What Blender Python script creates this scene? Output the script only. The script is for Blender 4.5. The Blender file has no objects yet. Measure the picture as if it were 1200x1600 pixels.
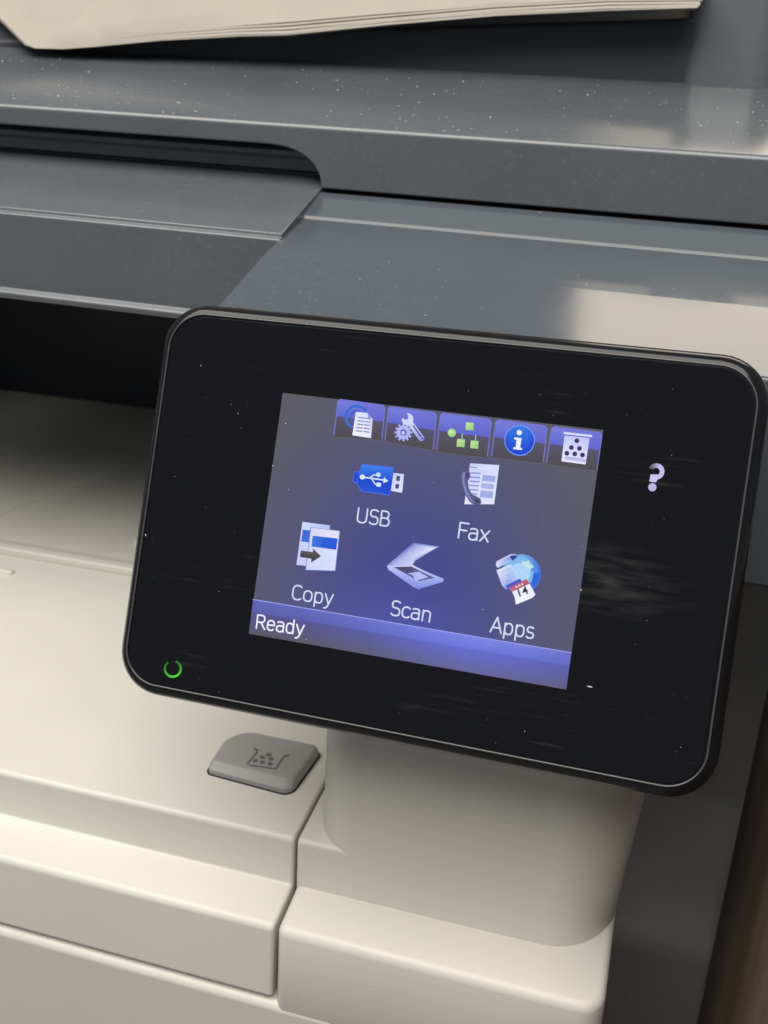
import bpy, bmesh, math, random
from mathutils import Vector, Matrix
random.seed(7)
sc = bpy.context.scene
rad = math.radians

# ------------------------------------------------------------------ camera, world, lamps, exposure
# lengths below are millimetres measured from the centre of the display; BASE lifts them above the floor
BASE = Vector((0.0, 0.0, 330.0))
CAM = Vector((46.58, -196.31, 92.85))
AX = Vector((0.959468, 0.280325, 0.028964))      # camera right
AY = Vector((0.137276, -0.375133, -0.91675))     # camera down
AZ = Vector((-0.246123, 0.883568, -0.39841))     # camera forward
cd = bpy.data.cameras.new('camera')
cam = bpy.data.objects.new('camera', cd)
sc.collection.objects.link(cam)
m = Matrix((AX, -AY, -AZ)).transposed().to_4x4()
m.translation = (CAM + BASE) * 0.001
cam.matrix_world = m
cd.sensor_fit = 'VERTICAL'; cd.sensor_height = 36.0; cd.lens = 36.0
cd.clip_start = 0.005; cd.clip_end = 50.0
cd.dof.use_dof = True; cd.dof.focus_distance = 0.222; cd.dof.aperture_fstop = 30.0
sc.camera = cam

w = bpy.data.worlds.new('World'); sc.world = w; w.use_nodes = True
bg = w.node_tree.nodes['Background']
bg.inputs[0].default_value = (0.80, 0.88, 1.0, 1); bg.inputs[1].default_value = 0.20

def lamp(name, loc, target, sx, sy, power, col):
    l = bpy.data.lights.new(name, 'AREA'); l.shape = 'RECTANGLE'; l.size = sx; l.size_y = sy
    l.energy = power; l.color = col
    o = bpy.data.objects.new(name, l); sc.collection.objects.link(o)
    loc = (Vector(loc) + BASE) * 0.001; target = (Vector(target) + BASE) * 0.001
    o.location = loc
    o.rotation_euler = (target - loc).to_track_quat('-Z', 'Y').to_euler()
    return o
lamp('ceiling_lamp', (-200, -400, 990), (-60, 40, -60), 1.5, 0.85, 24.0, (1.0, 0.95, 0.885))
lamp('wall_lamp', (290, 900, 905), (290, 0, 905), 0.7, 0.51, 5.2, (1.0, 0.85, 0.67))

sc.view_settings.view_transform = 'Standard'
sc.view_settings.look = 'None'
sc.view_settings.exposure = 0.0
sc.view_settings.gamma = 1.0
sc.view_settings.use_curve_mapping = False
sc.render.engine = 'CYCLES'

# ------------------------------------------------------------------ helpers
def ray(q):
    return AX * ((q[0] - 600) / 1600) + AY * ((q[1] - 800) / 1600) + AZ
def hit(q, n, c):
    d = ray(q); n = Vector(n); return CAM + d * ((c - n.dot(CAM)) / n.dot(d))
def hx(q, x): return hit(q, (1, 0, 0), x)
def hy(q, y): return hit(q, (0, 1, 0), y)
def hz(q, z): return hit(q, (0, 0, 1), z)
T = rad(24)                                       # the panel leans back
PV = Vector((0, math.sin(T), math.cos(T))); PN = Vector((0, -math.cos(T), math.sin(T)))
def panel(u, v, n=0.0): return Vector((u, 0, 0)) + PV * v + PN * n
def pan(q):
    p = hit(q, PN, 0.0); return (p.x, p.dot(PV))

ORIG = {}
def put(name, verts, faces, mat, parent=None, smooth=True, bevel=0.0, seg=3, sharp=40, wn=True, cols=None, mats=None, matidx=None, kind=None, origin=None):
    vs = [(Vector(v) + BASE) * 0.001 for v in verts]
    if origin is not None: c = (Vector(origin) + BASE) * 0.001
    else:
        c = Vector([(min(v[i] for v in vs) + max(v[i] for v in vs)) / 2 for i in range(3)])
        c.z = min(v.z for v in vs)
    me = bpy.data.meshes.new(name)
    me.from_pydata([v - c for v in vs], [], faces)
    bm = bmesh.new(); bm.from_mesh(me)
    if cols is None: bmesh.ops.recalc_face_normals(bm, faces=bm.faces)
    bm.to_mesh(me); bm.free()
    for mm in (mats or [mat]): me.materials.append(mm)
    if matidx:
        for p, i in zip(me.polygons, matidx): p.material_index = i
    if cols is not None:
        a = me.color_attributes.new('Col', 'FLOAT_COLOR', 'POINT')
        for i, cc in enumerate(cols): a.data[i].color = (cc[0], cc[1], cc[2], 1)
    if smooth:
        for p in me.polygons: p.use_smooth = True
        me.set_sharp_from_angle(angle=rad(sharp))
    o = bpy.data.objects.new(name, me); sc.collection.objects.link(o)
    ORIG[o.name] = c
    if parent is not None:
        o.parent = parent; o.location = c - ORIG[parent.name]
    else: o.location = c
    if bevel > 0:
        b = o.modifiers.new('bevel', 'BEVEL'); b.width = bevel * 0.001; b.segments = seg
        b.limit_method = 'ANGLE'; b.angle_limit = rad(38)
    if smooth and wn:
        n = o.modifiers.new('wn', 'WEIGHTED_NORMAL'); n.keep_sharp = True; n.weight = 80
    if kind: o['kind'] = kind
    return o
def empty(name, loc):
    o = bpy.data.objects.new(name, None); sc.collection.objects.link(o)
    o.empty_display_size = 0.05
    o.location = (Vector(loc) + BASE) * 0.001; ORIG[o.name] = o.location.copy()
    return o
def tag(o, label, cat, group=None):
    o['label'] = label; o['category'] = cat
    if group: o['group'] = group
    return o

def rnd(pts, closed=True, seg=6):
    """2-D polyline with a radius at each corner: (a, b, r)"""
    out = []; n = len(pts)
    for i, p in enumerate(pts):
        r = p[2] if len(p) > 2 else 0
        P = Vector(p[:2])
        if r <= 0 or (not closed and i in (0, n - 1)): out.append(P); continue
        A = Vector(pts[i - 1][:2]) - P; B = Vector(pts[(i + 1) % n][:2]) - P
        la, lb = A.length, B.length; A /= la; B /= lb
        ang = math.acos(max(-1, min(1, A.dot(B))))
        t = min(r / math.tan(ang / 2), la * 0.48, lb * 0.48); rr = t * math.tan(ang / 2)
        cen = P + (A + B).normalized() * (rr / math.sin(ang / 2))
        a0 = P + A * t - cen; b0 = P + B * t - cen
        th = math.atan2(a0.x * b0.y - a0.y * b0.x, a0.dot(b0))
        k = max(2, int(seg * abs(th) / 1.57 + 1.5))
        for j in range(k + 1):
            f = th * j / k
            out.append(cen + Vector((a0.x * math.cos(f) - a0.y * math.sin(f), a0.x * math.sin(f) + a0.y * math.cos(f))))
    return out
def extrude_x(name, prof, x0, x1, mat, parent, bevel=0.6, warp=None, seg=6, **kw):
    p = rnd(prof, seg=seg); n = len(p); xs = (x0, x1)
    v = [Vector((x, a.x, a.y)) for x in xs for a in p]
    if warp: v = [warp(q) for q in v]
    f = [tuple(range(n)), tuple(range(2 * n - 1, n - 1, -1))]
    f += [(i, (i + 1) % n, n + (i + 1) % n, n + i) for i in range(n)]
    return put(name, v, f, mat, parent, bevel=bevel, **kw)
def offset(p, d):
    """inset a closed counter-clockwise polygon by d"""
    n = len(p); out = []
    for i in range(n):
        e0 = (p[i] - p[i - 1]); e1 = (p[(i + 1) % n] - p[i])
        n0 = Vector((-e0.y, e0.x)).normalized() if e0.length > 1e-9 else Vector((0, 0))
        n1 = Vector((-e1.y, e1.x)).normalized() if e1.length > 1e-9 else n0
        b = n0 + n1
        if b.length < 1e-6: b = n1
        b.normalize(); k = max(0.35, b.dot(n1))
        out.append(p[i] + b * (d / k))
    return out
def slab(plan, rings, fmap):
    """rings: (inset, height) from bottom to top"""
    v = []; n = len(plan)
    for ins, h in rings:
        for a in (offset(plan, ins) if ins else plan): v.append(fmap(a.x, a.y, h))
    k = len(rings)
    f = [tuple(range(n - 1, -1, -1)), tuple(range((k - 1) * n, k * n))]
    for r in range(k - 1):
        for i in range(n):
            f.append((r * n + i, r * n + (i + 1) % n, (r + 1) * n + (i + 1) % n, (r + 1) * n + i))
    return v, f
def rrect(hw, hh, r, seg=8, cx=0, cy=0):
    return rnd([(cx - hw, cy - hh, r), (cx + hw, cy - hh, r), (cx + hw, cy + hh, r), (cx - hw, cy + hh, r)], seg=seg)
def arc_rings(z0, z1, r, n=5, lo=0.0):
    """straight wall from z0 and a rounded top edge of radius r at z1"""
    out = [(lo, z0)]
    for i in range(n + 1):
        a = math.pi / 2 * i / n
        out.append((r * (1 - math.cos(a)), z1 - r + r * math.sin(a)))
    return out
def boxv(x0, x1, y0, y1, z0, z1):
    v = [(x, y, z) for x in (x0, x1) for y in (y0, y1) for z in (z0, z1)]
    f = [(0, 1, 3, 2), (4, 6, 7, 5), (0, 4, 5, 1), (2, 3, 7, 6), (0, 2, 6, 4), (1, 5, 7, 3)]
    return v, f
def box(name, x0, x1, y0, y1, z0, z1, mat, parent=None, bevel=0.6, warp=None, **kw):
    v, f = boxv(x0, x1, y0, y1, z0, z1)
    if warp: v = [warp(Vector(q)) for q in v]
    return put(name, v, f, mat, parent, bevel=bevel, **kw)

# ------------------------------------------------------------------ materials
def nodes(name):
    m = bpy.data.materials.new(name); m.use_nodes = True
    nt = m.node_tree; b = nt.nodes['Principled BSDF']
    return m, nt, b
def plastic(name, col, rough, bump=0.0, bscale=900, spec=0.5, var=0.04, coat=0.0, coat_rough=0.1, rvar=0.08, dust=0.0):
    m, nt, b = nodes(name); N = nt.nodes; L = nt.links
    tc = N.new('ShaderNodeTexCoord')
    n1 = N.new('ShaderNodeTexNoise'); n1.inputs['Scale'].default_value = 22; n1.inputs['Detail'].default_value = 5
    L.new(tc.outputs['Object'], n1.inputs['Vector'])
    mp = N.new('ShaderNodeMapRange'); mp.inputs[3].default_value = 1 - var; mp.inputs[4].default_value = 1 + var
    mp.inputs[1].default_value = 0.3; mp.inputs[2].default_value = 0.7
    L.new(n1.outputs['Fac'], mp.inputs[0])
    mx = N.new('ShaderNodeMix'); mx.data_type = 'RGBA'; mx.blend_type = 'MULTIPLY'; mx.inputs['Factor'].default_value = 1
    mx.inputs[6].default_value = (*col, 1); L.new(mp.outputs[0], mx.inputs[7])
    colout = mx.outputs[2]
    if dust:
        n3 = N.new('ShaderNodeTexNoise'); n3.inputs['Scale'].default_value = 620; n3.inputs['Detail'].default_value = 3
        L.new(tc.outputs['Object'], n3.inputs['Vector'])
        n4 = N.new('ShaderNodeTexNoise'); n4.inputs['Scale'].default_value = 14; n4.inputs['Detail'].default_value = 4
        L.new(tc.outputs['Object'], n4.inputs['Vector'])
        mu = N.new('ShaderNodeMath'); mu.operation = 'MULTIPLY'
        m3 = N.new('ShaderNodeMapRange'); m3.inputs[1].default_value = 0.55; m3.inputs[2].default_value = 0.78
        m4 = N.new('ShaderNodeMapRange'); m4.inputs[1].default_value = 0.4; m4.inputs[2].default_value = 0.7; m4.inputs[4].default_value = dust
        L.new(n3.outputs['Fac'], m3.inputs[0]); L.new(n4.outputs['Fac'], m4.inputs[0])
        L.new(m3.outputs[0], mu.inputs[0]); L.new(m4.outputs[0], mu.inputs[1])
        md = N.new('ShaderNodeMix'); md.data_type = 'RGBA'; L.new(mu.outputs[0], md.inputs['Factor'])
        L.new(colout, md.inputs[6]); md.inputs[7].default_value = (0.5, 0.48, 0.44, 1); colout = md.outputs[2]
    L.new(colout, b.inputs['Base Color'])
    mr = N.new('ShaderNodeMapRange'); mr.inputs[1].default_value = 0.3; mr.inputs[2].default_value = 0.7
    mr.inputs[3].default_value = max(0.02, rough - rvar); mr.inputs[4].default_value = rough + rvar
    L.new(n1.outputs['Fac'], mr.inputs[0]); L.new(mr.outputs[0], b.inputs['Roughness'])
    b.inputs['Specular IOR Level'].default_value = spec
    if coat: b.inputs['Coat Weight'].default_value = coat; b.inputs['Coat Roughness'].default_value = coat_rough
    if bump:
        n2 = N.new('ShaderNodeTexNoise'); n2.inputs['Scale'].default_value = bscale; n2.inputs['Detail'].default_value = 2
        L.new(tc.outputs['Object'], n2.inputs['Vector'])
        bp = N.new('ShaderNodeBump'); bp.inputs['Strength'].default_value = bump; bp.inputs['Distance'].default_value = 0.0003
        L.new(n2.outputs['Fac'], bp.inputs['Height']); L.new(bp.outputs['Normal'], b.inputs['Normal'])
    return m
CREAM = plastic('cream_plastic', (0.64, 0.622, 0.56), 0.40, bump=0.13, bscale=1700, var=0.022)
SCAN = plastic('slate_plastic', (0.100, 0.112, 0.123), 0.21, bump=0.06, bscale=1400, spec=0.75, rvar=0.05, var=0.06, dust=0.10)
GLOSS = plastic('slate_gloss_plastic', (0.075, 0.090, 0.105), 0.14, bump=0.02, bscale=900, var=0.04, rvar=0.03, dust=0.05)
DARK = plastic('black_plastic', (0.012, 0.013, 0.016), 0.5, bump=0.08)
NAVY = plastic('bay_plastic', (0.03, 0.034, 0.042), 0.55, bump=0.05)
GREY = plastic('grey_button_plastic', (0.34, 0.337, 0.322), 0.5, bump=0.12, bscale=2200)
INK = plastic('button_engraving', (0.12, 0.118, 0.112), 0.6)
BEZEL = plastic('bezel_plastic', (0.008, 0.008, 0.009), 0.16, rvar=0.05, spec=0.35)
RIM = plastic('polished_rim', (0.06, 0.06, 0.065), 0.22, spec=0.9)
SIDE = plastic('textured_grey_plastic', (0.22, 0.212, 0.20), 0.55, bump=1.0, bscale=1300, var=0.12)
FLOOR = plastic('floor_grey', (0.2, 0.19, 0.18), 0.7)

def wood_material():
    m, nt, b = nodes('brown_board'); N = nt.nodes; L = nt.links
    tc = N.new('ShaderNodeTexCoord'); mp = N.new('ShaderNodeMapping'); mp.inputs['Scale'].default_value = (60, 55, 5)
    L.new(tc.outputs['Object'], mp.inputs[0])
    n = N.new('ShaderNodeTexNoise'); n.inputs['Scale'].default_value = 1.0; n.inputs['Detail'].default_value = 6
    L.new(mp.outputs[0], n.inputs['Vector'])
    r = N.new('ShaderNodeValToRGB'); r.color_ramp.elements[0].position = 0.3; r.color_ramp.elements[1].position = 0.7
    r.color_ramp.elements[0].color = (0.06, 0.043, 0.027, 1); r.color_ramp.elements[1].color = (0.17, 0.122, 0.08, 1)
    L.new(n.outputs['Fac'], r.inputs[0]); L.new(r.outputs[0], b.inputs['Base Color']); b.inputs['Roughness'].default_value = 0.5
    return m
WOOD = wood_material()
def paper_material():
    m, nt, b = nodes('paper'); N = nt.nodes; L = nt.links
    tc = N.new('ShaderNodeTexCoord'); n = N.new('ShaderNodeTexNoise'); n.inputs['Scale'].default_value = 60; n.inputs['Detail'].default_value = 6
    L.new(tc.outputs['Object'], n.inputs['Vector'])
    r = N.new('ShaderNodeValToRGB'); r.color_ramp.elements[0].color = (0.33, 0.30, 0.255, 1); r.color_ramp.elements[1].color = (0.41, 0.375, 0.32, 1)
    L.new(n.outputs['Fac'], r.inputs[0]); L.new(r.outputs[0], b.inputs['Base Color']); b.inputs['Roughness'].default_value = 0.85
    return m
PAPER = paper_material()

def glass_material():
    m, nt, b = nodes('black_panel_glass'); N = nt.nodes; L = nt.links
    tc = N.new('ShaderNodeTexCoord'); mp = N.new('ShaderNodeMapping')
    mp.inputs['Rotation'].default_value = (0, rad(-4), 0); mp.inputs['Scale'].default_value = (55, 1400, 1400)
    L.new(tc.outputs['Object'], mp.inputs[0])
    n = N.new('ShaderNodeTexNoise'); n.inputs['Scale'].default_value = 1; n.inputs['Detail'].default_value = 4
    L.new(mp.outputs[0], n.inputs['Vector'])
    n2 = N.new('ShaderNodeTexNoise'); n2.inputs['Scale'].default_value = 42; n2.inputs['Detail'].default_value = 3
    L.new(tc.outputs['Object'], n2.inputs['Vector'])
    a = N.new('ShaderNodeMapRange'); a.inputs[1].default_value = 0.56; a.inputs[2].default_value = 0.80
    c = N.new('ShaderNodeMapRange'); c.inputs[1].default_value = 0.57; c.inputs[2].default_value = 0.75
    L.new(n.outputs['Fac'], a.inputs[0]); L.new(n2.outputs['Fac'], c.inputs[0])
    mu = N.new('ShaderNodeMath'); mu.operation = 'MULTIPLY'; L.new(a.outputs[0], mu.inputs[0]); L.new(c.outputs[0], mu.inputs[1])
    # greasy wipe marks right of the display
    sp = N.new('ShaderNodeMapping'); sp.vector_type = 'POINT'
    sp.inputs['Location'].default_value = (-0.043 / 0.017, 0, -0.036 / 0.008); sp.inputs['Scale'].default_value = (1 / 0.017, 0, 1 / 0.008)
    L.new(tc.outputs['Object'], sp.inputs[0])
    ln = N.new('ShaderNodeVectorMath'); ln.operation = 'LENGTH'; L.new(sp.outputs[0], ln.inputs[0])
    fo = N.new('ShaderNodeMapRange'); fo.inputs[1].default_value = 1.0; fo.inputs[2].default_value = 0.1; fo.inputs[3].default_value = 0.0; fo.inputs[4].default_value = 1.0
    L.new(ln.outputs['Value'], fo.inputs[0])
    mp2 = N.new('ShaderNodeMapping'); mp2.inputs['Rotation'].default_value = (0, rad(10), 0); mp2.inputs['Scale'].default_value = (110, 700, 700); L.new(tc.outputs['Object'], mp2.inputs[0])
    n5 = N.new('ShaderNodeTexNoise'); n5.inputs['Scale'].default_value = 1; n5.inputs['Detail'].default_value = 5; L.new(mp2.outputs[0], n5.inputs['Vector'])
    a5 = N.new('ShaderNodeMapRange'); a5.inputs[1].default_value = 0.40; a5.inputs[2].default_value = 0.85; L.new(n5.outputs['Fac'], a5.inputs[0])
    sm = N.new('ShaderNodeMath'); sm.operation = 'MULTIPLY'; L.new(a5.outputs[0], sm.inputs[0]); L.new(fo.outputs[0], sm.inputs[1])
    # faint fine polish marks everywhere
    fa_ = N.new('ShaderNodeMath'); fa_.operation = 'MULTIPLY_ADD'; fa_.inputs[1].default_value = 0.03; L.new(a5.outputs[0], fa_.inputs[0]); L.new(sm.outputs[0], fa_.inputs[2])
    mu2 = N.new('ShaderNodeMath'); mu2.operation = 'ADD'; mu2.use_clamp = True; L.new(mu.outputs[0], mu2.inputs[0]); L.new(fa_.outputs[0], mu2.inputs[1]); mu = mu2
    mx = N.new('ShaderNodeMix'); mx.data_type = 'RGBA'; L.new(mu.outputs[0], mx.inputs['Factor'])
    mx.inputs[6].default_value = (0.003, 0.003, 0.005, 1); mx.inputs[7].default_value = (0.045, 0.045, 0.043, 1)
    L.new(mx.outputs[2], b.inputs['Base Color'])
    mr = N.new('ShaderNodeMapRange'); mr.inputs[3].default_value = 0.07; mr.inputs[4].default_value = 0.45
    L.new(mu.outputs[0], mr.inputs[0]); L.new(mr.outputs[0], b.inputs['Roughness'])
    return m
GLASS = glass_material()
def screen_material():
    m, nt, b = nodes('lit_display'); N = nt.nodes; L = nt.links
    at = N.new('ShaderNodeAttribute'); at.attribute_name = 'Col'
    tc = N.new('ShaderNodeTexCoord')
    n = N.new('ShaderNodeTexNoise'); n.inputs['Scale'].default_value = 900; n.inputs['Detail'].default_value = 2
    L.new(tc.outputs['Object'], n.inputs['Vector'])
    mr = N.new('ShaderNodeMapRange'); mr.inputs[3].default_value = 0.94; mr.inputs[4].default_value = 1.06
    L.new(n.outputs['Fac'], mr.inputs[0])
    b.inputs['Base Color'].default_value = (0.006, 0.006, 0.008, 1); b.inputs['Roughness'].default_value = 0.15
    L.new(at.outputs['Color'], b.inputs['Emission Color']); L.new(mr.outputs[0], b.inputs['Emission Strength'])
    return m
SCREEN = screen_material()
DUST = plastic('dust', (0.62, 0.60, 0.56), 0.9)

def lin(*c):
    return tuple((x / 255 / 12.92) if x / 255 <= 0.04045 else ((x / 255 + 0.055) / 1.055) ** 2.4 for x in c)

# ------------------------------------------------------------------ surface the printer stands on
v, f = boxv(-1500, 1500, -1200, 1800, -350, -330)
o = put('floor', v, f, FLOOR, None, smooth=False); o['kind'] = 'structure'

# ------------------------------------------------------------------ the printer
pr = empty('multifunction_printer', (-120, 150, -330))
tag(pr, 'cream and slate grey office printer with scanner lid and tilted touch panel', 'printer')

XL = -330
# deck and its front edge left of the seam
extrude_x('front_door', [(118, -91.0, 0), (3.2, -94.5, 1.6), (2.0, -108.9, 0.8), (-11.8, -110.8, 2.2), (-13.9, -133.6, 1.2), (10, -133.6, 0), (118, -112, 0)],
          XL, -30.85, CREAM, pr, bevel=0.9)
# right hand cover: deck block beside the column and the long step in front
p = rnd([(-29.9, -12.2, 2.6), (53.2, -12.2, 6.0), (53.2, 70, 3), (-29.9, 70, 3)])
rings = [(0.5, -136.4), (0.15, -136.25), (0, -135.9)] + arc_rings(-135, -110.7, 2.2)[1:]
va, fa = slab(p, rings, lambda x, y, z: Vector((x, y - 0.09 * (z + 110.7) * -1 * (1 if y < 20 else 0), z + (0.13 * (y + 12) if z > -113.2 else 0))))
pr2 = rnd([(60, -93.0, 0), (3.2, -94.5, 1.6), (1.9, -112, 0), (60, -112, 0)])
n = len(pr2)
vb = [Vector((x, a.x, a.y)) for x in (-29.9, 28) for a in pr2]
fb = [tuple(range(n)), tuple(range(2 * n - 1, n - 1, -1))] + [(i, (i + 1) % n, n + (i + 1) % n, n + i) for i in range(n)]
put('front_cover', va, fa, CREAM, pr, sharp=35, wn=False)
put('deck_end', vb, fb, CREAM, pr, bevel=0.7)
# lower doors under the step
low = [(8, -134.9, 0), (-14.6, -134.9, 2.4), (-16.5, -230, 0), (-16.5, -322, 2), (8, -322, 0)]
extrude_x('lower_door', low, XL, -13.6, CREAM, pr, bevel=0.9)
low2 = [(8, -137.8, 0), (-14.6, -137.8, 2.4), (-16.5, -230, 0), (-16.5, -322, 2), (8, -322, 0)]
extrude_x('lower_cover', low2, -12.4, 53.0, CREAM, pr, bevel=1.5)
box('seam_backing', XL + 1, 51.5, 9, 290, -330, -113.5, DARK, pr, bevel=0)  # black box added behind the covers so the seams look dark

# column under the panel
lean = 0.0743
cp = rnd([(-25.9, 2.05, 11.5), (53.0, 2.05, 17), (53.0, 85, 6), (-25.9, 85, 6)], seg=12)
v, f = slab(cp, [(0, -109.5), (0, -60), (0, -35), (0, -16.5)], lambda x, y, z: Vector((x + (0.075 * (z + 109) * min(1, max(0, x - 20) / 33)), y + lean * (z + 109), z)))
put('column', v, f, CREAM, pr)
# bracket from the column to the back of the panel
v, f = slab(rrect(26, 20, 6), [(0, -48), (0, -12.2)], lambda u, vv, h: panel(u + 12, vv - 8, h))
put('panel_bracket', v, f, DARK, pr, bevel=1.0)

# output tray
extrude_x('output_tray', [(118.2, -91.4, 0), (118.6, -88.4, 1.0), (122.0, -88.2, 0.8), (126, -88.9, 1.0), (300, -84, 0), (300, -112, 0), (118.2, -112, 0)], XL, -46, CREAM, pr, bevel=0.5)
def trayz(y): return -88.9 + (y - 126) * 4.9 / 174
pl = [(-300, 137), (-221, 140), (-186, 243), (-178, 285), (-300, 285)]
v, f = slab([Vector(q) for q in pl], [(0, -1.0), (0, 0.5), (0.5, 1.0)], lambda x, y, h: Vector((x, y, trayz(y) + h)))
put('paper_guide', v, f, CREAM, pr)
v, f = slab(rrect(60, 1.6, 1.5, cx=-245.5, cy=105), [(0, -1.5), (0, 0.7), (0.5, 1.3), (1.1, 1.5)], lambda x, y, h: Vector((x, y, -91.4 + h)))
put('rib', v, f, CREAM, pr)
v, f = slab(rrect(6, 2.2, 2.0, cx=-147, cy=141), [(0, -1.0), (0, 0.8), (0.6, 1.5), (1.3, 1.7)], lambda x, y, h: Vector((x, y, trayz(y) + h)))
put('paper_stop', v, f, CREAM, pr)
box('bay_back_wall', XL, -46, 290, 296, -112, 24, NAVY, pr, bevel=0)
box('bay_side_wall', -45.5, -40, 86, 296, -112, 20, NAVY, pr, bevel=0)
box('bay_side_wall', XL - 4, XL - 0.5, 84, 296, -330, 20, CREAM, pr, bevel=0)
box('back_housing', -39.5, 52, 88, 296, -113, -17, NAVY, pr, bevel=0)

# release button on the deck
def deckz(y): return -94.5 + (y - 3.2) * 3.5 / 114.8
bp = rnd([(-64.0, 20.4, 2.0), (-37.8, 18.8, 3.0), (-35.9, 38.8, 2.0), (-64.3, 38.8, 9.0)], seg=10)
v, f = slab(offset(bp, -0.55), [(0, -1), (0, 0.06)], lambda x, y, h: Vector((x, y, deckz(y) + h)))
gap_shadow = put('button_gap_shadow', v, f, DARK, pr)  # thin black slab stands in for the shadow in the gap round the cap
def btn(x, y, h):
    # the front edge of the cap slopes
    if h > 1.4 and y < 27: y = y + (27 - y) * 0.22 * min(1, (h - 1.4) / 1.2)
    return Vector((x, y, deckz(y) + h))
v, f = slab(bp, [(0.1, -1), (0, 0.1), (0, 1.5), (0.25, 2.4), (0.7, 3.0), (1.4, 3.25)], btn)
button = put('release_button', v, f, GREY, pr, bevel=0)
# engraved tray symbol with toner dots
def bpt(q): 
    p = hit(q, (0, -0.0305, 0.9995), 0.9995 * (deckz(30) + 3.3) - 0.0305 * 30); return p
def flat(polys, hmap, name, mat, parent, kind=None):
    v = []; f = []
    for pg in polys:
        k = len(v); v += [hmap(q) for q in pg]; f.append(tuple(range(k, k + len(pg))))
    return put(name, v, f, mat, parent, smooth=False, kind=kind)
def strip(pts, wd):
    out = []
    for a, b in zip(pts, pts[1:]):
        a = Vector(a); b = Vector(b); d = (b - a).normalized(); nn = Vector((-d.y, d.x)) * wd / 2; e = d * wd * 0.4
        out.append([a - e + nn, b + e + nn, b + e - nn, a - e - nn])
    return out
def disc(c, rx, ry=None, n=18, a0=0):
    ry = ry or rx
    return [Vector((c[0] + rx * math.cos(2 * math.pi * i / n + a0), c[1] + ry * math.sin(2 * math.pi * i / n + a0))) for i in range(n)]
Z7 = lambda x, y: (180 + x / 2.7273, 1000 + y / 2.7273)
eng = strip([Z7(592, 462), Z7(606, 468), Z7(602, 482), Z7(562, 528)], 2.8) + strip([Z7(572, 533), Z7(684, 549)], 2.2) + strip([Z7(684, 549), Z7(722, 494), Z7(740, 492)], 2.8)
for q in [(655, 489), (628, 500), (664, 507), (598, 514), (628, 521), (660, 528)]: eng.append(disc(Z7(*q), 4.4, 2.8))
flat(eng, bpt, 'tray_symbol', INK, button)

# grey side cover right of the column
extrude_x('side_cover', [(102, -18, 2), (98, -126, 8), (62, -158, 12), (58, -200, 10), (58, -322, 2), (290, -322, 2), (290, -18, 2)], 54.2, 150, SIDE, pr, bevel=0.8)

# ------------------------------------------------------------------ scanner
def warp(q): return Vector((q.x, q.y, q.z - 0.019 * (q.x + 65)))
extrude_x('scanner_base', [(85.2, 48.2, 0.6), (84.8, 47.1, 0.3), (83.4, 46.7, 0.9), (83.4, 23.6, 0.4), (81.4, 22.4, 1.0), (81.8, 20.6, 0.6), (300, 20.6, 0), (300, 59.6, 0), (127.5, 59.6, 1), (108, 54.6, 0.8)],
          XL, -64.8, SCAN, pr, bevel=0.4, warp=warp)
extrude_x('scanner_front', [(38, 34.8, 1.3), (71.85, 43.81, 0.5), (101.8, 50.4, 0.25), (102.4, 51.3, 0.3), (117.6, 56.4, 0.6), (300, 56.6, 0), (300, -16, 1), (38, -16, 1.5)],
          -65.4, 160, GLOSS, pr, bevel=0.4, warp=warp)
# lid with the grip cut into its lower edge
def zb(x):
    if x <= -86: return 69.6
    if x >= -64.2: return 57.7
    t = (x + 86) / 21.8
    return 57.7 + 11.9 * math.sqrt(max(0, 1 - t ** 3.0))
xs = [XL, -200, -120, -90, -86] + [-86 + 21.8 * (1 - (1 - i / 16) ** 1.8) for i in range(1, 17)] + [-60, 0, 80, 160]
vs = []
for x in xs:
    b = zb(x)
    pts = rnd([(300, b, 0), (117.4, b, 0.6), (117.4, 75.8, 2.0), (168, 92.8, 0), (300, 96, 0)], seg=6)
    vs += [warp(Vector((x, a.x, a.y))) for a in pts]
n = len(pts); f = [tuple(range(n)), tuple(range(len(vs) - 1, len(vs) - n - 1, -1))]
for s in range(len(xs) - 1):
    for i in range(n):
        f.append((s * n + i, s * n + (i + 1) % n, (s + 1) * n + (i + 1) % n, (s + 1) * n + i))
lid = put('scanner_lid', vs, f, SCAN, pr)
extrude_x('lid_grip_recess', [(131, 60.6, 0), (127.8, 61.4, 0.4), (128.2, 64.6, 0.5), (126.2, 65.9, 0.4), (126.2, 67.3, 0.4), (130, 69.4, 0), (160, 69.4, 0), (160, 60.6, 0)], XL, -66, SCAN, pr, bevel=0, warp=warp)
# feeder above the lid
XR = hy((1078, 95), 168).x
extrude_x('feeder_back', [(170, 85, 0), (170.5, 97, 2), (176, 99.5, 3), (300, 163, 2), (300, 85, 0)], XL, XR, NAVY, pr, bevel=0.8, warp=lambda q: Vector((q.x, q.y, q.z - 0.019 * (q.x + 65) + (0.065 * (q.x + 180) if q.z > 90 else 0))))
p = rnd([(XR - 2, 165, 7), (XR + 30, 165, 12), (XR + 30, 300, 2), (XR - 2, 300, 2)], seg=10)
v, f = slab(p, [(0, 84), (0, 122), (2, 125)], lambda x, y, z: warp(Vector((x, y + 0.12 * (z - 84), z))))
put('feeder_side', v, f, SCAN, pr)

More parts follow.
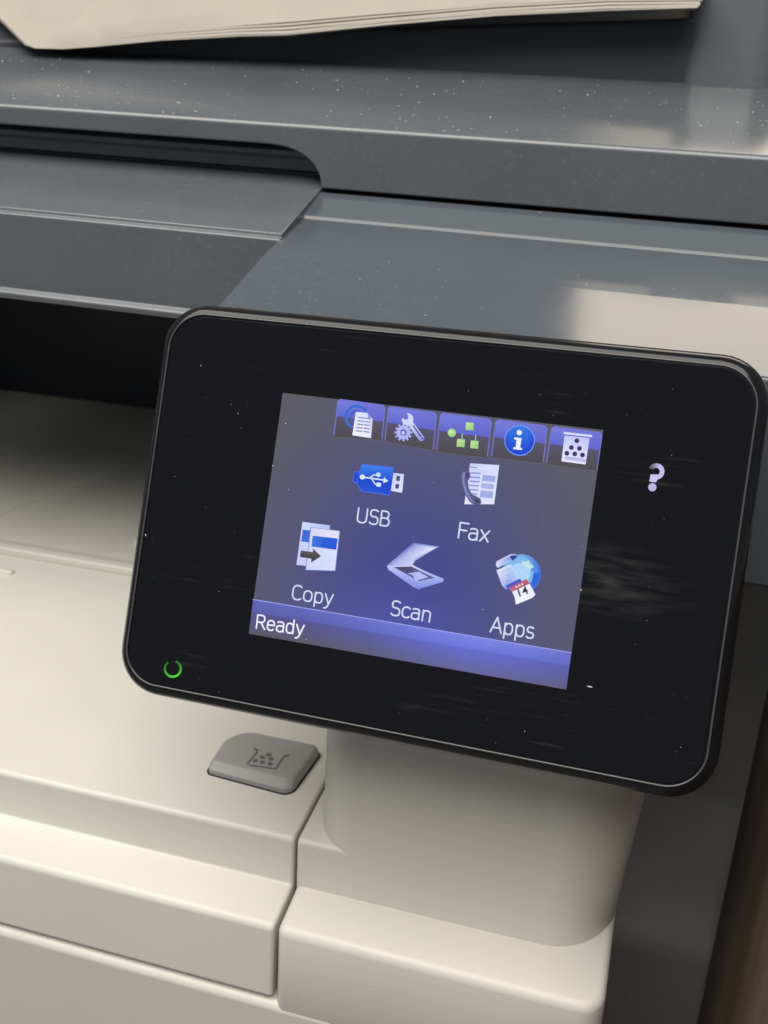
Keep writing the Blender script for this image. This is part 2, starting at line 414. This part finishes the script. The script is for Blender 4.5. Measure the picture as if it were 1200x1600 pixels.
# ------------------------------------------------------------------ control panel
v, f = slab(rrect(67.7, 46.0, 10.5), [(3, -13), (0.8, -12.2), (0, -10.5), (0, -4.0), (0.2, -2.6), (0.7, -1.3), (1.6, -0.45), (2.5, -0.12), (3.4, 0.0)], panel)
cp_ = put('control_panel', v, f, BEZEL, pr, sharp=60)
cp_['label'] = 'tilted black touch panel with a lit colour display'
v, f = slab(rrect(64.4, 42.5, 7.6, seg=12), [(0, -0.5), (0, 0.22), (0.12, 0.3)], panel)
glass = put('panel_glass', v, f, GLASS, cp_, sharp=30, wn=False)
# polished edge round the glass
pl = rrect(65.0, 43.1, 8.2, seg=12); n = len(pl); v = []; f = []
for i in range(n):
    for j in range(6):
        a = 2 * math.pi * j / 6
        q = offset(pl, 0.32 * math.cos(a))[i] if False else None
po = [offset(pl, 0.22 * math.cos(2 * math.pi * j / 8)) for j in range(8)]
for i in range(n):
    for j in range(8): v.append(panel(po[j][i].x, po[j][i].y, 0.16 + 0.22 * math.sin(2 * math.pi * j / 8)))
for i in range(n):
    for j in range(8):
        f.append((i * 8 + j, i * 8 + (j + 1) % 8, ((i + 1) % n) * 8 + (j + 1) % 8, ((i + 1) % n) * 8 + j))
put('glass_rim', v, f, RIM, cp_, sharp=80, wn=False)

# display: everything on it is flat and lit
H0 = 0.32
SW, SH = 35.6, 27.25
def bgcol(u, v):
    x = u / SW; y = v / SH
    d = math.exp(-((x + 0.02) ** 2) / 0.75 - ((y + 0.45) ** 2) / 1.5)
    e = math.exp(-((x + 0.05) ** 2) / 0.30 - ((y + 0.85) ** 2) / 0.12)
    g = lin(90, 89, 93); bl = lin(66, 69, 138)
    c = [g[i] * (1 - d) + bl[i] * d for i in range(3)]
    hi = lin(80, 88, 178)
    return [c[i] * (1 - 0.5 * e) + hi[i] * 0.5 * e for i in range(3)]
nx, ny = 40, 30; v = []; cols = []; f = []
for j in range(ny + 1):
    for i in range(nx + 1):
        u = -SW + 2 * SW * i / nx; vv = -SH + 2 * SH * j / ny
        v.append(panel(u, vv, H0)); cols.append(bgcol(u, vv))
for j in range(ny):
    for i in range(nx):
        a = j * (nx + 1) + i; f.append((a, a + 1, a + nx + 2, a + nx + 1))
disp = put('display', v, f, SCREEN, cp_, smooth=False, cols=cols)

class Icon:
    """flat coloured polygons in photograph pixels laid on the display plane, one above the other"""
    def __init__(s, name): s.name = name; s.v = []; s.f = []; s.c = []; s.h = H0 + (0.01 if 'tab' in name or 'bar' in name else 0.07)
    def poly(s, pts, col, cols=None):
        k = len(s.v); c = lin(*col) if col else None
        for i, q in enumerate(pts):
            u, w_ = pan(q); s.v.append(panel(u, w_, s.h)); s.c.append(lin(*cols[i]) if cols else c)
        s.f.append(tuple(range(k, k + len(pts)))); s.h += 0.003
        return s
    def vgrad(s, tl, tr, br, bl, top, bot):
        return s.poly([tl, tr, br, bl], None, [top, top, bot, bot])
    def line(s, pts, wd, col):
        for pg in strip(pts, wd): s.poly(pg, col)
        return s
    def done(s, parent=None):
        return put(s.name, s.v, s.f, SCREEN, parent or cp_, smooth=False, cols=s.c)
def Z(ox, oy):
    return lambda *a: [(ox + a[i] / 4, oy + a[i + 1] / 4) for i in range(0, len(a), 2)]
A3 = Z(380, 600); A4 = Z(650, 600); A5 = Z(380, 800); A6 = Z(650, 820)
def lerp(a, b, t): return (a[0] + (b[0] - a[0]) * t, a[1] + (b[1] - a[1]) * t)

# tabs
TABS = [(A3(595, 95, 890, 135, 868, 355, 570, 330)), (A3(910, 140)[0], A4(132, 182)[0], A4(108, 420)[0], A3(888, 362)[0]),
        A4(155, 180, 475, 222, 445, 465, 130, 425), A4(500, 222, 822, 265, 795, 500, 475, 460), A4(850, 265, 1165, 305, 1130, 545, 815, 505)]
for tl, tr, br, bl in TABS:
    t = Icon('status_tab')
    ml, mr_ = lerp(tl, bl, 0.46), lerp(tr, br, 0.46)
    c1 = lerp(tl, tr, 0.05); c2 = lerp(tl, bl, 0.07); c3 = lerp(tr, tl, 0.05); c4 = lerp(tr, br, 0.07)
    t.poly([c1, c3, c4, mr_, ml, c2], None, [(108, 112, 208), (108, 112, 208), (116, 122, 218), (92, 97, 200), (92, 97, 200), (116, 122, 218)])
    t.poly([ml, mr_, br, bl], None, [(84, 80, 104), (84, 80, 104), (74, 70, 74), (74, 70, 74)])
    t.line([lerp(ml, bl, 0.9), c2, c1, c3, c4, lerp(mr_, br, 0.9)], 1.3, (116, 120, 206))
    t.line([bl, br], 1.1, (96, 94, 110))
    t.done()

# status page icon
t = Icon('job_status_icon')
ring = lambda c, r0, r1, a0, a1, n=20: [[(c[0] + r * math.cos(a0 + (a1 - a0) * (i + e) / n), c[1] + r * math.sin(a0 + (a1 - a0) * (i + e) / n)) for r, e in ((r0, 0), (r1, 0), (r1, 1), (r0, 1))] for i in range(n)]
cc = A3(712, 208)[0]
for pg in ring(cc, 15.0, 19.0, rad(100), rad(330)): t.poly(pg, (52, 104, 206))
for pg in ring(cc, 8.0, 11.0, rad(120), rad(300)): t.poly(pg, (60, 90, 200))
t.poly(A3(708, 176, 782, 183, 814, 218, 802, 340, 686, 322), None, [(226, 230, 252), (214, 220, 250), (190, 196, 240), (230, 232, 252), (240, 240, 255)])
t.poly(A3(782, 183, 784, 214, 814, 218), (150, 156, 214))
for i in range(5):
    y = 210 + i * 21
    t.line(A3(722 - i * 3, y, 758 - i * 3, y + 4), 1.7, (120, 124, 172)); t.line(A3(766 - i * 2, y + 5, 798 - i * 2, y + 9), 1.7, (120, 124, 172))
t.done()
# settings icon
t = Icon('settings_icon')
gc = A3(1004, 304)[0]
for i in range(12):
    a = i * math.pi / 6; ca, sa = math.cos(a), math.sin(a)
    t.poly([(gc[0] + r * ca - q * sa, gc[1] + r * sa + q * ca) for r, q in ((8, -1.9), (14, -1.4), (14, 1.4), (8, 1.9))], (170, 176, 238))
t.poly(disc(gc, 10.6, n=24), (176, 182, 240)); t.poly(disc(gc, 5.2), (96, 100, 190)); t.poly(disc((gc[0] - .4, gc[1] + .6), 2.8), (196, 200, 246))
t.poly(A3(1026, 250, 1060, 234, 1136, 338, 1128, 356, 1108, 358), None, [(200, 206, 250), (210, 214, 252), (150, 156, 232), (140, 146, 226), (150, 156, 232)])
t.poly(A3(1062, 262, 1068, 258, 1118, 330, 1110, 336), (70, 72, 140))
t.poly(A3(1026, 184, 1050, 188, 1064, 206, 1066, 232, 1054, 252, 1026, 262, 1004, 250, 992, 226, 998, 214, 1014, 224, 1032, 222, 1036, 204), (208, 212, 252))
t.poly(disc(A3(1122, 342)[0], 1.7), (70, 72, 140)); t.done()
# network icon
t = Icon('network_icon')
t.line(A4(266, 306, 404, 320), 2.6, (94, 98, 220)); t.line(A4(340, 286, 338, 312), 1.8, (94, 98, 220)); t.line(A4(292, 312, 288, 350), 1.8, (150, 190, 170)); t.line(A4(376, 322, 372, 356), 1.8, (150, 190, 170))
t.poly(disc(A4(226, 306)[0], 6.6), (164, 214, 132)); t.poly(disc(A4(222, 300)[0], 3.2), (196, 232, 170))
for q in ((338, 266), (282, 370), (367, 380)):
    x, y = q; t.poly(A4(x - 22, y - 26, x + 26, y - 22, x + 23, y + 26, x - 27, y + 22), None, [(190, 228, 160), (170, 216, 140), (150, 200, 116), (164, 212, 132)])
t.done()
# info icon
t = Icon('information_icon')
t.poly(disc(A4(649, 354)[0], 24.0, n=36), (112, 150, 236)); t.poly(disc(A4(649, 354)[0], 22.4, n=36), None, [(18 + int(30 * max(0, -math.sin(2 * math.pi * i / 36))), 66 + int(60 * max(0, -math.sin(2 * math.pi * i / 36))), 206 + int(24 * max(0, -math.sin(2 * math.pi * i / 36)))) for i in range(36)])
t.poly(disc(A4(647, 305)[0], 4.2), (226, 236, 255))
t.poly(A4(616, 334, 662, 340, 652, 398, 664, 402, 662, 414, 608, 408, 610, 396, 624, 396, 630, 350, 614, 346), (232, 240, 255)); t.done()
# supplies icon
t = Icon('supplies_icon')
t.poly(A4(930, 320, 1086, 336, 1060, 504, 910, 484), None, [(196, 200, 248), (190, 194, 246), (226, 228, 255), (230, 232, 255)])
t.poly(A4(934, 452, 1062, 468, 1060, 490, 928, 472), (186, 188, 232))
t.poly(A4(922, 300, 1100, 320, 1102, 334, 924, 314), (214, 218, 252)); t.line(A4(926, 320, 1098, 338), 1.0, (90, 92, 170))
for q in ((1006, 356), (972, 398), (1022, 404), (944, 434), (993, 438), (1041, 445)): t.poly(disc(A4(*q)[0], 3.8), (52, 50, 84))
t.done()

# usb icon
t = Icon('usb_icon')
t.poly(A3(694, 546, 722, 548, 748, 500, 942, 520, 920, 698, 740, 674, 712, 624, 686, 612), (70, 104, 226))
t.poly(A3(752, 506, 938, 526, 930, 610, 722, 590, 726, 546), None, [(60, 130, 236), (50, 120, 232), (16, 74, 204), (18, 72, 200), (40, 108, 226)])
t.poly(A3(722, 590, 930, 610, 918, 690, 744, 668, 718, 622), None, [(12, 64, 196), (12, 64, 196), (22, 70, 204), (30, 82, 214), (22, 74, 204)])
t.poly(A3(698, 552, 724, 554, 714, 618, 692, 606), (28, 72, 206))
t.poly(A3(942, 556, 1008, 564, 996, 680, 926, 668), None, [(196, 202, 246), (206, 212, 248), (226, 230, 252), (216, 220, 250)])
t.poly(A3(962, 574, 984, 577, 980, 608, 958, 605), (70, 72, 110)); t.poly(A3(956, 624, 978, 627, 974, 656, 952, 653), (70, 72, 110))
t.poly(disc(A3(748, 582)[0], 4.0), (214, 230, 255)); t.line(A3(748, 582, 886, 602), 2.2, (214, 230, 255))
t.poly(A3(882, 584, 910, 606, 878, 622), (214, 230, 255))
t.line(A3(790, 588, 818, 570, 850, 568), 2.0, (200, 220, 255)); t.line(A3(806, 592, 826, 624, 850, 630), 2.0, (200, 220, 255))
t.poly(disc(A3(848, 568)[0], 3.6), (200, 220, 255)); t.poly(A3(838, 616, 866, 620, 862, 644, 834, 640), (214, 230, 255)); t.done()
# fax icon
t = Icon('fax_icon')
t.poly(A4(340, 496, 522, 508, 490, 752, 304, 752), None, [(196, 204, 246), (216, 222, 252), (226, 230, 254), (220, 226, 252)])
t.poly(A4(350, 508, 512, 520, 508, 546, 344, 532), (214, 220, 250))
t.line(A4(346, 520, 382, 523), 2.0, (130, 140, 196))
for i in range(6):
    y = 556 + i * 26; t.line(A4(348 - i * 4, y, 404 - i * 4, y + 4), 2.4, (142, 152, 214))
t.poly(A4(420, 568, 500, 576, 494, 614, 414, 606), (158, 168, 226)); t.poly(A4(412, 620, 490, 628, 486, 660, 408, 652), (168, 178, 232)); t.poly(A4(406, 666, 484, 672, 480, 716, 400, 708), (160, 170, 228))
t.line(A4(412, 548, 392, 700), 1.2, (230, 234, 255)); t.line(A4(410, 656, 488, 664), 1.2, (230, 234, 255))
hs = A4(292, 544, 318, 542, 340, 552, 342, 584, 326, 606, 332, 650, 352, 690, 376, 700, 404, 716, 412, 742, 400, 756, 366, 756, 336, 736, 306, 686, 288, 628, 282, 576)
t.poly(hs, (88, 90, 134)); t.poly(A4(298, 550, 308, 552, 304, 610, 322, 672, 350, 724, 368, 744, 344, 730, 312, 682, 294, 622, 290, 574), (128, 132, 190))
t.poly(A4(312, 556, 334, 560, 336, 578, 318, 590), (60, 62, 96)); t.poly(A4(366, 712, 396, 722, 402, 742, 376, 744), (60, 62, 96)); t.done()
# copy icon
t = Icon('copy_icon')
t.poly(A5(374, 62, 546, 84, 516, 350, 336, 330), None, [(206, 216, 250), (176, 190, 244), (206, 212, 250), (196, 204, 248)])
t.poly(A5(376, 110, 430, 116, 422, 192, 366, 184), (58, 106, 214))
t.poly(A5(424, 94, 610, 118, 580, 370, 392, 364), (112, 126, 214)); t.poly(A5(428, 98, 604, 120, 576, 366, 396, 360), None, [(214, 216, 240), (226, 228, 250), (214, 220, 252), (206, 212, 250)])
t.poly(A5(438, 148, 594, 166, 584, 236, 430, 216), None, [(52, 112, 222), (16, 70, 206), (20, 60, 196), (60, 120, 224)])
t.poly(A5(480, 216, 512, 176, 560, 166, 592, 170, 586, 230), (30, 88, 214))
t.poly(A5(364, 240, 438, 250, 440, 228, 490, 276, 428, 316, 430, 292, 358, 280), None, [(92, 88, 92), (92, 88, 92), (96, 92, 96), (70, 66, 72), (62, 58, 64), (58, 56, 62), (52, 50, 58)]); t.done()
# scan icon
S5 = lambda *a: [(380 + a[i] / 4, 800 + a[i + 1] / 4) for i in range(0, len(a), 2)]
S6 = lambda x, y: (650 + x / 4, 820 + y / 4)
t = Icon('scan_icon')
t.poly(S5(1068, 192) + [S6(146, 136), S6(0, 222)] + S5(1060, 332, 910, 350, 902, 334), None, [(120, 128, 208), (150, 158, 226), (170, 178, 232), (196, 202, 244), (190, 196, 240), (150, 158, 226)])
t.poly(S5(1076, 202) + [S6(128, 142), S6(0, 210)] + S5(1050, 322, 934, 330), None, [(150, 158, 222), (226, 230, 254), (190, 198, 244), (206, 212, 250), (168, 176, 232)])
t.poly(S5(902, 338, 944, 338, 1060, 330) + [S6(60, 290), S6(176, 338), S6(172, 356), S6(30, 398)] + S5(1104, 484, 1070, 470, 912, 362), None, [(206, 212, 252), (196, 202, 246), (206, 212, 252), (190, 198, 246), (176, 184, 240), (150, 160, 232), (126, 136, 226), (126, 136, 226), (150, 158, 234), (170, 178, 240)])
t.poly(S5(944, 344, 1052, 340) + [S6(120, 332), S6(20, 352)] + S5(1086, 424), None, [(66, 66, 96), (80, 80, 110), (96, 100, 160), (90, 96, 170), (76, 80, 140)])
t.poly(S5(1030, 384, 1100, 372) + [S6(80, 326), S6(0, 350)] + S5(1062, 396), (178, 186, 238))
t.done()
# apps icon
t = Icon('apps_icon')
gc = A6(660, 306)[0]
t.poly(disc(gc, 30.5, n=40), None, [(60 + int(70 * max(0, -math.sin(a + .5))), 110 + int(70 * max(0, -math.sin(a + .5))), 214 + int(20 * max(0, -math.sin(a + .5)))) for a in [2 * math.pi * i / 40 for i in range(40)]])
t.poly(disc((gc[0] - 3, gc[1] - 3), 24.0, n=32), (126, 182, 236)); t.poly(disc((gc[0] - 2, gc[1] - 1), 16.0, n=28), (172, 212, 244))
t.poly(A6(660, 226, 690, 232, 704, 220, 712, 242, 736, 262, 716, 282, 690, 268, 668, 250), (192, 226, 226))
t.poly(A6(736, 300, 774, 310, 766, 350, 740, 384, 726, 350), (40, 96, 214)); t.poly(A6(716, 276, 748, 262, 768, 292, 742, 304), (84, 140, 224))
t.poly(A6(500, 250, 506, 228, 592, 184, 632, 182, 596, 200, 582, 232, 512, 270), None, [(214, 220, 250)] * 3 + [(150, 170, 240), (120, 146, 230), (190, 198, 244), (206, 212, 250)])
t.poly(A6(586, 200, 600, 190, 640, 196, 606, 224), (40, 64, 150))
t.poly(A6(504, 284, 596, 244, 654, 348, 566, 406, 540, 380), None, [(226, 230, 252), (196, 216, 246), (186, 208, 244), (120, 140, 226), (180, 192, 240)])
for i in range(3): t.line(A6(530 + i * 14, 300 + i * 26, 600 + i * 14, 268 + i * 26), 1.0, (150, 176, 230))
t.poly(A6(560, 380, 650, 336, 664, 352, 584, 412), (70, 84, 190))
t.poly(A6(580, 396, 690, 338, 712, 368, 604, 420), None, [(186, 96, 122), (190, 90, 116), (176, 84, 112), (190, 110, 136)])
for i in range(3): t.poly(disc(A6(630 + i * 18, 388 - i * 9)[0], 1.7), (232, 206, 222))
t.poly(A6(602, 418, 712, 368, 748, 436, 728, 456, 626, 498, 618, 452), None, [(226, 228, 250), (236, 238, 255), (226, 228, 252), (240, 240, 255), (246, 246, 255), (232, 234, 252)])
t.done()
# bottom bar
t = Icon('status_bar')
a, b = (396.5, 936.5), (892.5, 1019.5); c, d = (885, 1077), (389.5, 990)
W = lambda u, vv: lerp(lerp(a, b, u), lerp(d, c, u), vv)
K = 12
for r0, r1, L0, L1 in ((0, 0.36, ((92, 98, 182), (124, 132, 226)), ((86, 90, 168), (104, 114, 216))), (0.36, 1, ((80, 80, 140), (96, 104, 204)), ((88, 84, 98), (98, 98, 150)))):
    for i in range(K):
        u0, u1 = i / K, (i + 1) / K
        gl = lambda u: math.exp(-((u - 0.70) ** 2) / 0.12)
        mixc = lambda A, u: tuple(A[0][k_] + (A[1][k_] - A[0][k_]) * gl(u) for k_ in range(3))
        t.poly([W(u0, r0), W(u1, r0), W(u1, r1), W(u0, r1)], None, [mixc(L0, u0), mixc(L0, u1), mixc(L1, u1), mixc(L1, u0)]); t.h -= 0.003
t.h += 0.003; t.line([a, b], 1.6, (150, 156, 232)); t.done()

def text(name, s, l, r, cap, col, off=0.0, h=H0 + 0.28, mat=None, parent=None):
    cu = bpy.data.curves.new('t', 'FONT'); cu.body = s; cu.offset = off; cu.resolution_u = 4
    ob = bpy.data.objects.new('t', cu); sc.collection.objects.link(ob)
    dg = bpy.context.evaluated_depsgraph_get(); me = bpy.data.meshes.new_from_object(ob.evaluated_get(dg))
    vs = [q.co.copy() for q in me.vertices]; fs = [tuple(p.vertices) for p in me.polygons]
    bpy.data.objects.remove(ob); bpy.data.curves.remove(cu); bpy.data.meshes.remove(me)
    x0 = min(q.x for q in vs); x1 = max(q.x for q in vs); L_ = Vector(pan(l)); R_ = Vector(pan(r))
    d_ = (R_ - L_); kx = d_.length / (x1 - x0); e = d_.normalized(); nn = Vector((-e.y, e.x))
    ky = cap / 7.1 / 0.73
    out = []
    for q in vs:
        p2 = L_ + e * ((q.x - x0) * kx) + nn * (q.y * ky); out.append(panel(p2.x, p2.y, h))
    return put(name, out, fs, SCREEN, parent or cp_, smooth=False, cols=[lin(*col)] * len(out))
# thin sans lettering drawn as strokes: cap height 1, x-height 0.72
def el(cx, cy, rx, ry, a0, a1, n=14, p=2.6):
    out = []
    for i in range(n + 1):
        a = rad(a0 + (a1 - a0) * i / n); c_, s_ = math.cos(a), math.sin(a)
        out.append((cx + rx * math.copysign(abs(c_) ** (2 / p), c_), cy + ry * math.copysign(abs(s_) ** (2 / p), s_)))
    return out
XH = 0.72
GLYPH = {
 'U': (0.66, [[(0.05, 1), (0.05, 0.32)] + el(0.31, 0.30, 0.26, 0.30, 180, 360) + [(0.57, 0.32), (0.57, 1)]]),
 'S': (0.58, [el(0.29, 0.76, 0.22, 0.24, 35, 270) + el(0.28, 0.265, 0.24, 0.265, 90, -150)]),
 'B': (0.60, [[(0.06, 0), (0.06, 1), (0.28, 1)] + el(0.28, 0.765, 0.20, 0.235, 90, -90) + [(0.06, 0.53)], [(0.28, 0.53)] + el(0.30, 0.265, 0.24, 0.265, 90, -90) + [(0.06, 0)]]),
 'F': (0.50, [[(0.06, 0), (0.06, 1), (0.50, 1)], [(0.06, 0.53), (0.44, 0.53)]]),
 'C': (0.62, [el(0.33, 0.5, 0.29, 0.5, 48, 312, 22)]),
 'R': (0.62, [[(0.06, 0), (0.06, 1), (0.30, 1)] + el(0.30, 0.74, 0.22, 0.26, 90, -90) + [(0.06, 0.48)], [(0.30, 0.48), (0.58, 0)]]),
 'A': (0.66, [[(0.02, 0), (0.32, 1), (0.62, 0)], [(0.12, 0.32), (0.52, 0.32)]]),
 'a': (0.54, [el(0.25, 0.50, 0.20, 0.22, 140, 0, 10) + [(0.45, 0)], [(0.45, 0.43), (0.26, 0.43)] + el(0.24, 0.215, 0.20, 0.215, 90, 270) + [(0.30, 0.0), (0.45, 0.12)]]),
 'c': (0.48, [el(0.27, 0.36, 0.23, 0.36, 45, 315)]),
 'd': (0.58, [[(0.47, 1), (0.47, 0)], el(0.26, 0.36, 0.21, 0.36, 20, 340, 18)]),
 'e': (0.55, [[(0.06, 0.38), (0.48, 0.38)] + el(0.27, 0.36, 0.21, 0.36, 5, 315, 18)]),
 'n': (0.56, [[(0.07, 0), (0.07, XH)], [(0.07, 0.44)] + el(0.27, 0.46, 0.20, 0.26, 150, 0, 10) + [(0.47, 0)]]),
 'o': (0.58, [el(0.28, 0.36, 0.24, 0.36, 0, 360, 22)]),
 'p': (0.58, [[(0.08, -0.28), (0.08, XH)], el(0.29, 0.36, 0.21, 0.36, 160, -160, 18)]),
 's': (0.46, [el(0.23, 0.545, 0.17, 0.175, 40, 270) + el(0.22, 0.185, 0.19, 0.185, 90, -150)]),
 'x': (0.50, [[(0.03, 0), (0.45, XH)], [(0.03, XH), (0.45, 0)]]),
 'y': (0.52, [[(0.03, XH), (0.26, 0.04)], [(0.48, XH), (0.22, -0.14), (0.12, -0.27), (0.02, -0.28)]]),
}
def caption(name, word, l, r, cap, col, wd=0.105):
    st = []; x = 0
    for ch in word:
        adv, ls = GLYPH[ch]
        for ln in ls: st.append([(x + a, b) for a, b in ln])
        x += adv + 0.05
    x1 = max(a for ln in st for a, b in ln); L_ = Vector(pan(l)); R_ = Vector(pan(r)); d_ = R_ - L_
    kx = d_.length / x1; ky = cap / 7.15; e = d_.normalized(); nn = Vector((-e.y, e.x)); W_ = wd * ky
    v = []; f = []; h = H0 + 0.28
    def add(pg):
        k_ = len(v); v.extend(panel(q.x, q.y, h) for q in pg); f.append(tuple(range(k_, k_ + len(pg))))
    for ln in st:
        P = [L_ + e * (a * kx) + nn * (b * ky) for a, b in ln]
        # one continuous ribbon for each stroke
        for i, q in enumerate(P):
            h += 0.0004; add(disc(q, W_ / 2, n=8))
        for a, b in zip(P, P[1:]):
            if (b - a).length < 1e-6: continue
            h += 0.0004; t_ = (b - a).normalized(); o_ = Vector((-t_.y, t_.x)) * W_ / 2; add([a + o_, b + o_, b - o_, a - o_])
    return put(name, v, f, SCREEN, cp_, smooth=False, cols=[lin(*col)] * len(v))
WHT = (216, 220, 246)
caption('usb_caption', 'USB', (557.5, 815.5), (608, 822.5), 22.5, WHT)
caption('fax_caption', 'Fax', (715, 840), (763, 847), 23.5, WHT)
caption('copy_caption', 'Copy', (456.5, 935.5), (520, 945), 22.5, WHT)
caption('scan_caption', 'Scan', (610, 960), (671.5, 971.5), 22.5, WHT)
caption('apps_caption', 'Apps', (766, 986.5), (833, 997.5), 23, WHT)
caption('ready_caption', 'Ready', (400.5, 981), (475, 992), 21.5, (238, 238, 253), 0.12)
text('calendar_number', '14', (812.5, 932), (827, 927), 12.5, (34, 32, 52), 0.012)
t = Icon('help_symbol')
Z9 = lambda x, y: (960 + x / 4, 540 + y / 4)
c9 = Z9(262, 787)
for i, pg in enumerate(ring(c9, 5.4, 12.6, rad(205), rad(440), 24)):
    k_ = 0.45 + 0.55 * min(1, i / 9); t.poly(pg, (int(196 * k_), int(188 * k_), int(232 * k_)))
t.poly([Z9(226, 806), Z9(266, 806), Z9(272, 835), Z9(258, 856), Z9(218, 850)], (200, 194, 236)); t.poly(disc(Z9(237, 886), 6.4, n=20), (186, 180, 222))
t.done()
# power light
t = Icon('power_light')
pc = Z7(249, 122)
for i, pg in enumerate(ring(pc, 10.6, 14.0, rad(-70), rad(235), 28)):
    k_ = 0.45 + 0.55 * max(0, math.sin(rad(-70 + 305 * i / 28 + 20)) * 0.6 + 0.4); t.poly(pg, (int(70 * k_) + 10, int(190 * k_) + 20, int(50 * k_)))
t.done()

# dust and lint lying on the panel, the slope and the lid
def dust(name, n, place, smin, smax, parent):
    v = []; f = []
    for i in range(n):
        c, e1, e2, nn = place()
        s = smin + (smax - smin) * random.random() ** 6; a = random.uniform(0, 6.28); st = 1 + 4 * random.random() ** 6
        d1 = (e1 * math.cos(a) + e2 * math.sin(a)) * s * st; d2 = (e2 * math.cos(a) - e1 * math.sin(a)) * s
        k = len(v); m_ = 5
        for j in range(m_):
            b_ = 6.283 * j / m_; v.append(c + d1 * math.cos(b_) * random.uniform(.6, 1) + d2 * math.sin(b_) * random.uniform(.6, 1) + nn * 0.02)
        f.append(tuple(range(k, k + m_)))
    return put(name, v, f, DUST, parent, smooth=False, kind='stuff')
EX = Vector((1, 0, 0))
def on_panel():
    return panel(random.uniform(-64, 64), random.uniform(-42, 42), 0.62), EX, PV, PN
dust('dust', 130, on_panel, 0.025, 0.20, cp_)
def on_slope():
    y = random.uniform(39, 117); x = random.uniform(-64, 150)
    pts = [(38, 34.8), (71.85, 43.81), (102.17, 50.57), (117.6, 56.4)]
    for (a, b), (c, d) in zip(pts, pts[1:]):
        if y <= c: z = b + (d - b) * (y - a) / (c - a); e2 = Vector((0, c - a, d - b)).normalized(); break
    nn = EX.cross(e2); return warp(Vector((x, y, z + 0.05))), EX, e2, nn
dust('dust', 260, on_slope, 0.04, 0.25, pr)
CL = [(random.uniform(-240, 140), random.random() ** 1.6, random.uniform(3, 22)) for _ in range(34)]
def on_lid():
    cx_, ct, cr = random.choice(CL)
    if random.random() < 0.35: t = random.random() ** 1.3; x = random.uniform(-250, 150)
    else: x = random.gauss(cx_, cr); t = min(1, max(0, random.gauss(ct, cr / 90)))
    e2 = Vector((0, 50.6, 17)).normalized(); return warp(Vector((x, 119.6 + 47 * t, 75.8 + 0.336 * (2.2 + 47 * t) + 0.04))), EX, e2, EX.cross(e2)
dust('dust', 1900, on_lid, 0.03, 0.32, pr)

# ------------------------------------------------------------------ paper lying in the feeder
LOW = [(42, 71), (56, 76), (100, 77), (150, 73), (250, 63), (375, 57), (450, 56), (600, 41), (775, 25), (950, 17), (1088, 14)]
UPP = [(36, 66), (46, 69), (90, 68), (150, 61), (250, 49), (375, 39), (450, 33), (600, 19), (775, 6), (950, -4), (1098, -6)]
ps = empty('paper_stack', (-60, 170, 100))
tag(ps, 'curled stack of cream paper sheets lying in the feeder on top', 'paper')
NS = 15
for k in range(NS):
    tt = k / (NS - 1); yj = 158 + random.uniform(-0.9, 0.9) + 0.2 * k
    edge = []
    for a, b in zip(LOW, UPP):
        edge.append(hy(lerp(a, b, tt), yj) + Vector((0, 0, 0.16 * math.sin(a[0] * 0.011 + k * 1.7))))
    v = []; th = 0.14
    xw = random.uniform(-0.6, 0.6)
    for row, dist in enumerate((0, 8, 30, 70, 130)):
        for e in edge:
            v.append(Vector((e.x + xw - dist * 1.3 * max(0, (-40 - e.x) / 130), e.y + dist, e.z + dist * 0.75)))
    m_ = len(edge); R_ = 5
    v += [q - Vector((0, 0, th)) for q in v]
    f = []
    o_ = m_ * R_
    for r_ in range(R_ - 1):
        for i in range(m_ - 1):
            a = r_ * m_ + i
            f.append((a, a + 1, a + m_ + 1, a + m_)); f.append((o_ + a, o_ + a + m_, o_ + a + m_ + 1, o_ + a + 1))
    per = [i for i in range(m_)] + [r_ * m_ + m_ - 1 for r_ in range(1, R_)] + [(R_ - 1) * m_ + i for i in range(m_ - 2, -1, -1)] + [r_ * m_ for r_ in range(R_ - 2, 0, -1)]
    for i in range(len(per)):
        a, b = per[i], per[(i + 1) % len(per)]; f.append((a, o_ + a, o_ + b, b))
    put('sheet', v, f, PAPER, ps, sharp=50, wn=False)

# ------------------------------------------------------------------ brown board beside the printer
be = hy((1150, 1300), 56)
o = box('wooden_board', be.x, be.x + 22, -160, 56, -330, 0, WOOD, None, bevel=2.5)
tag(o, 'brown wooden board standing upright beside the printer on its right', 'board')
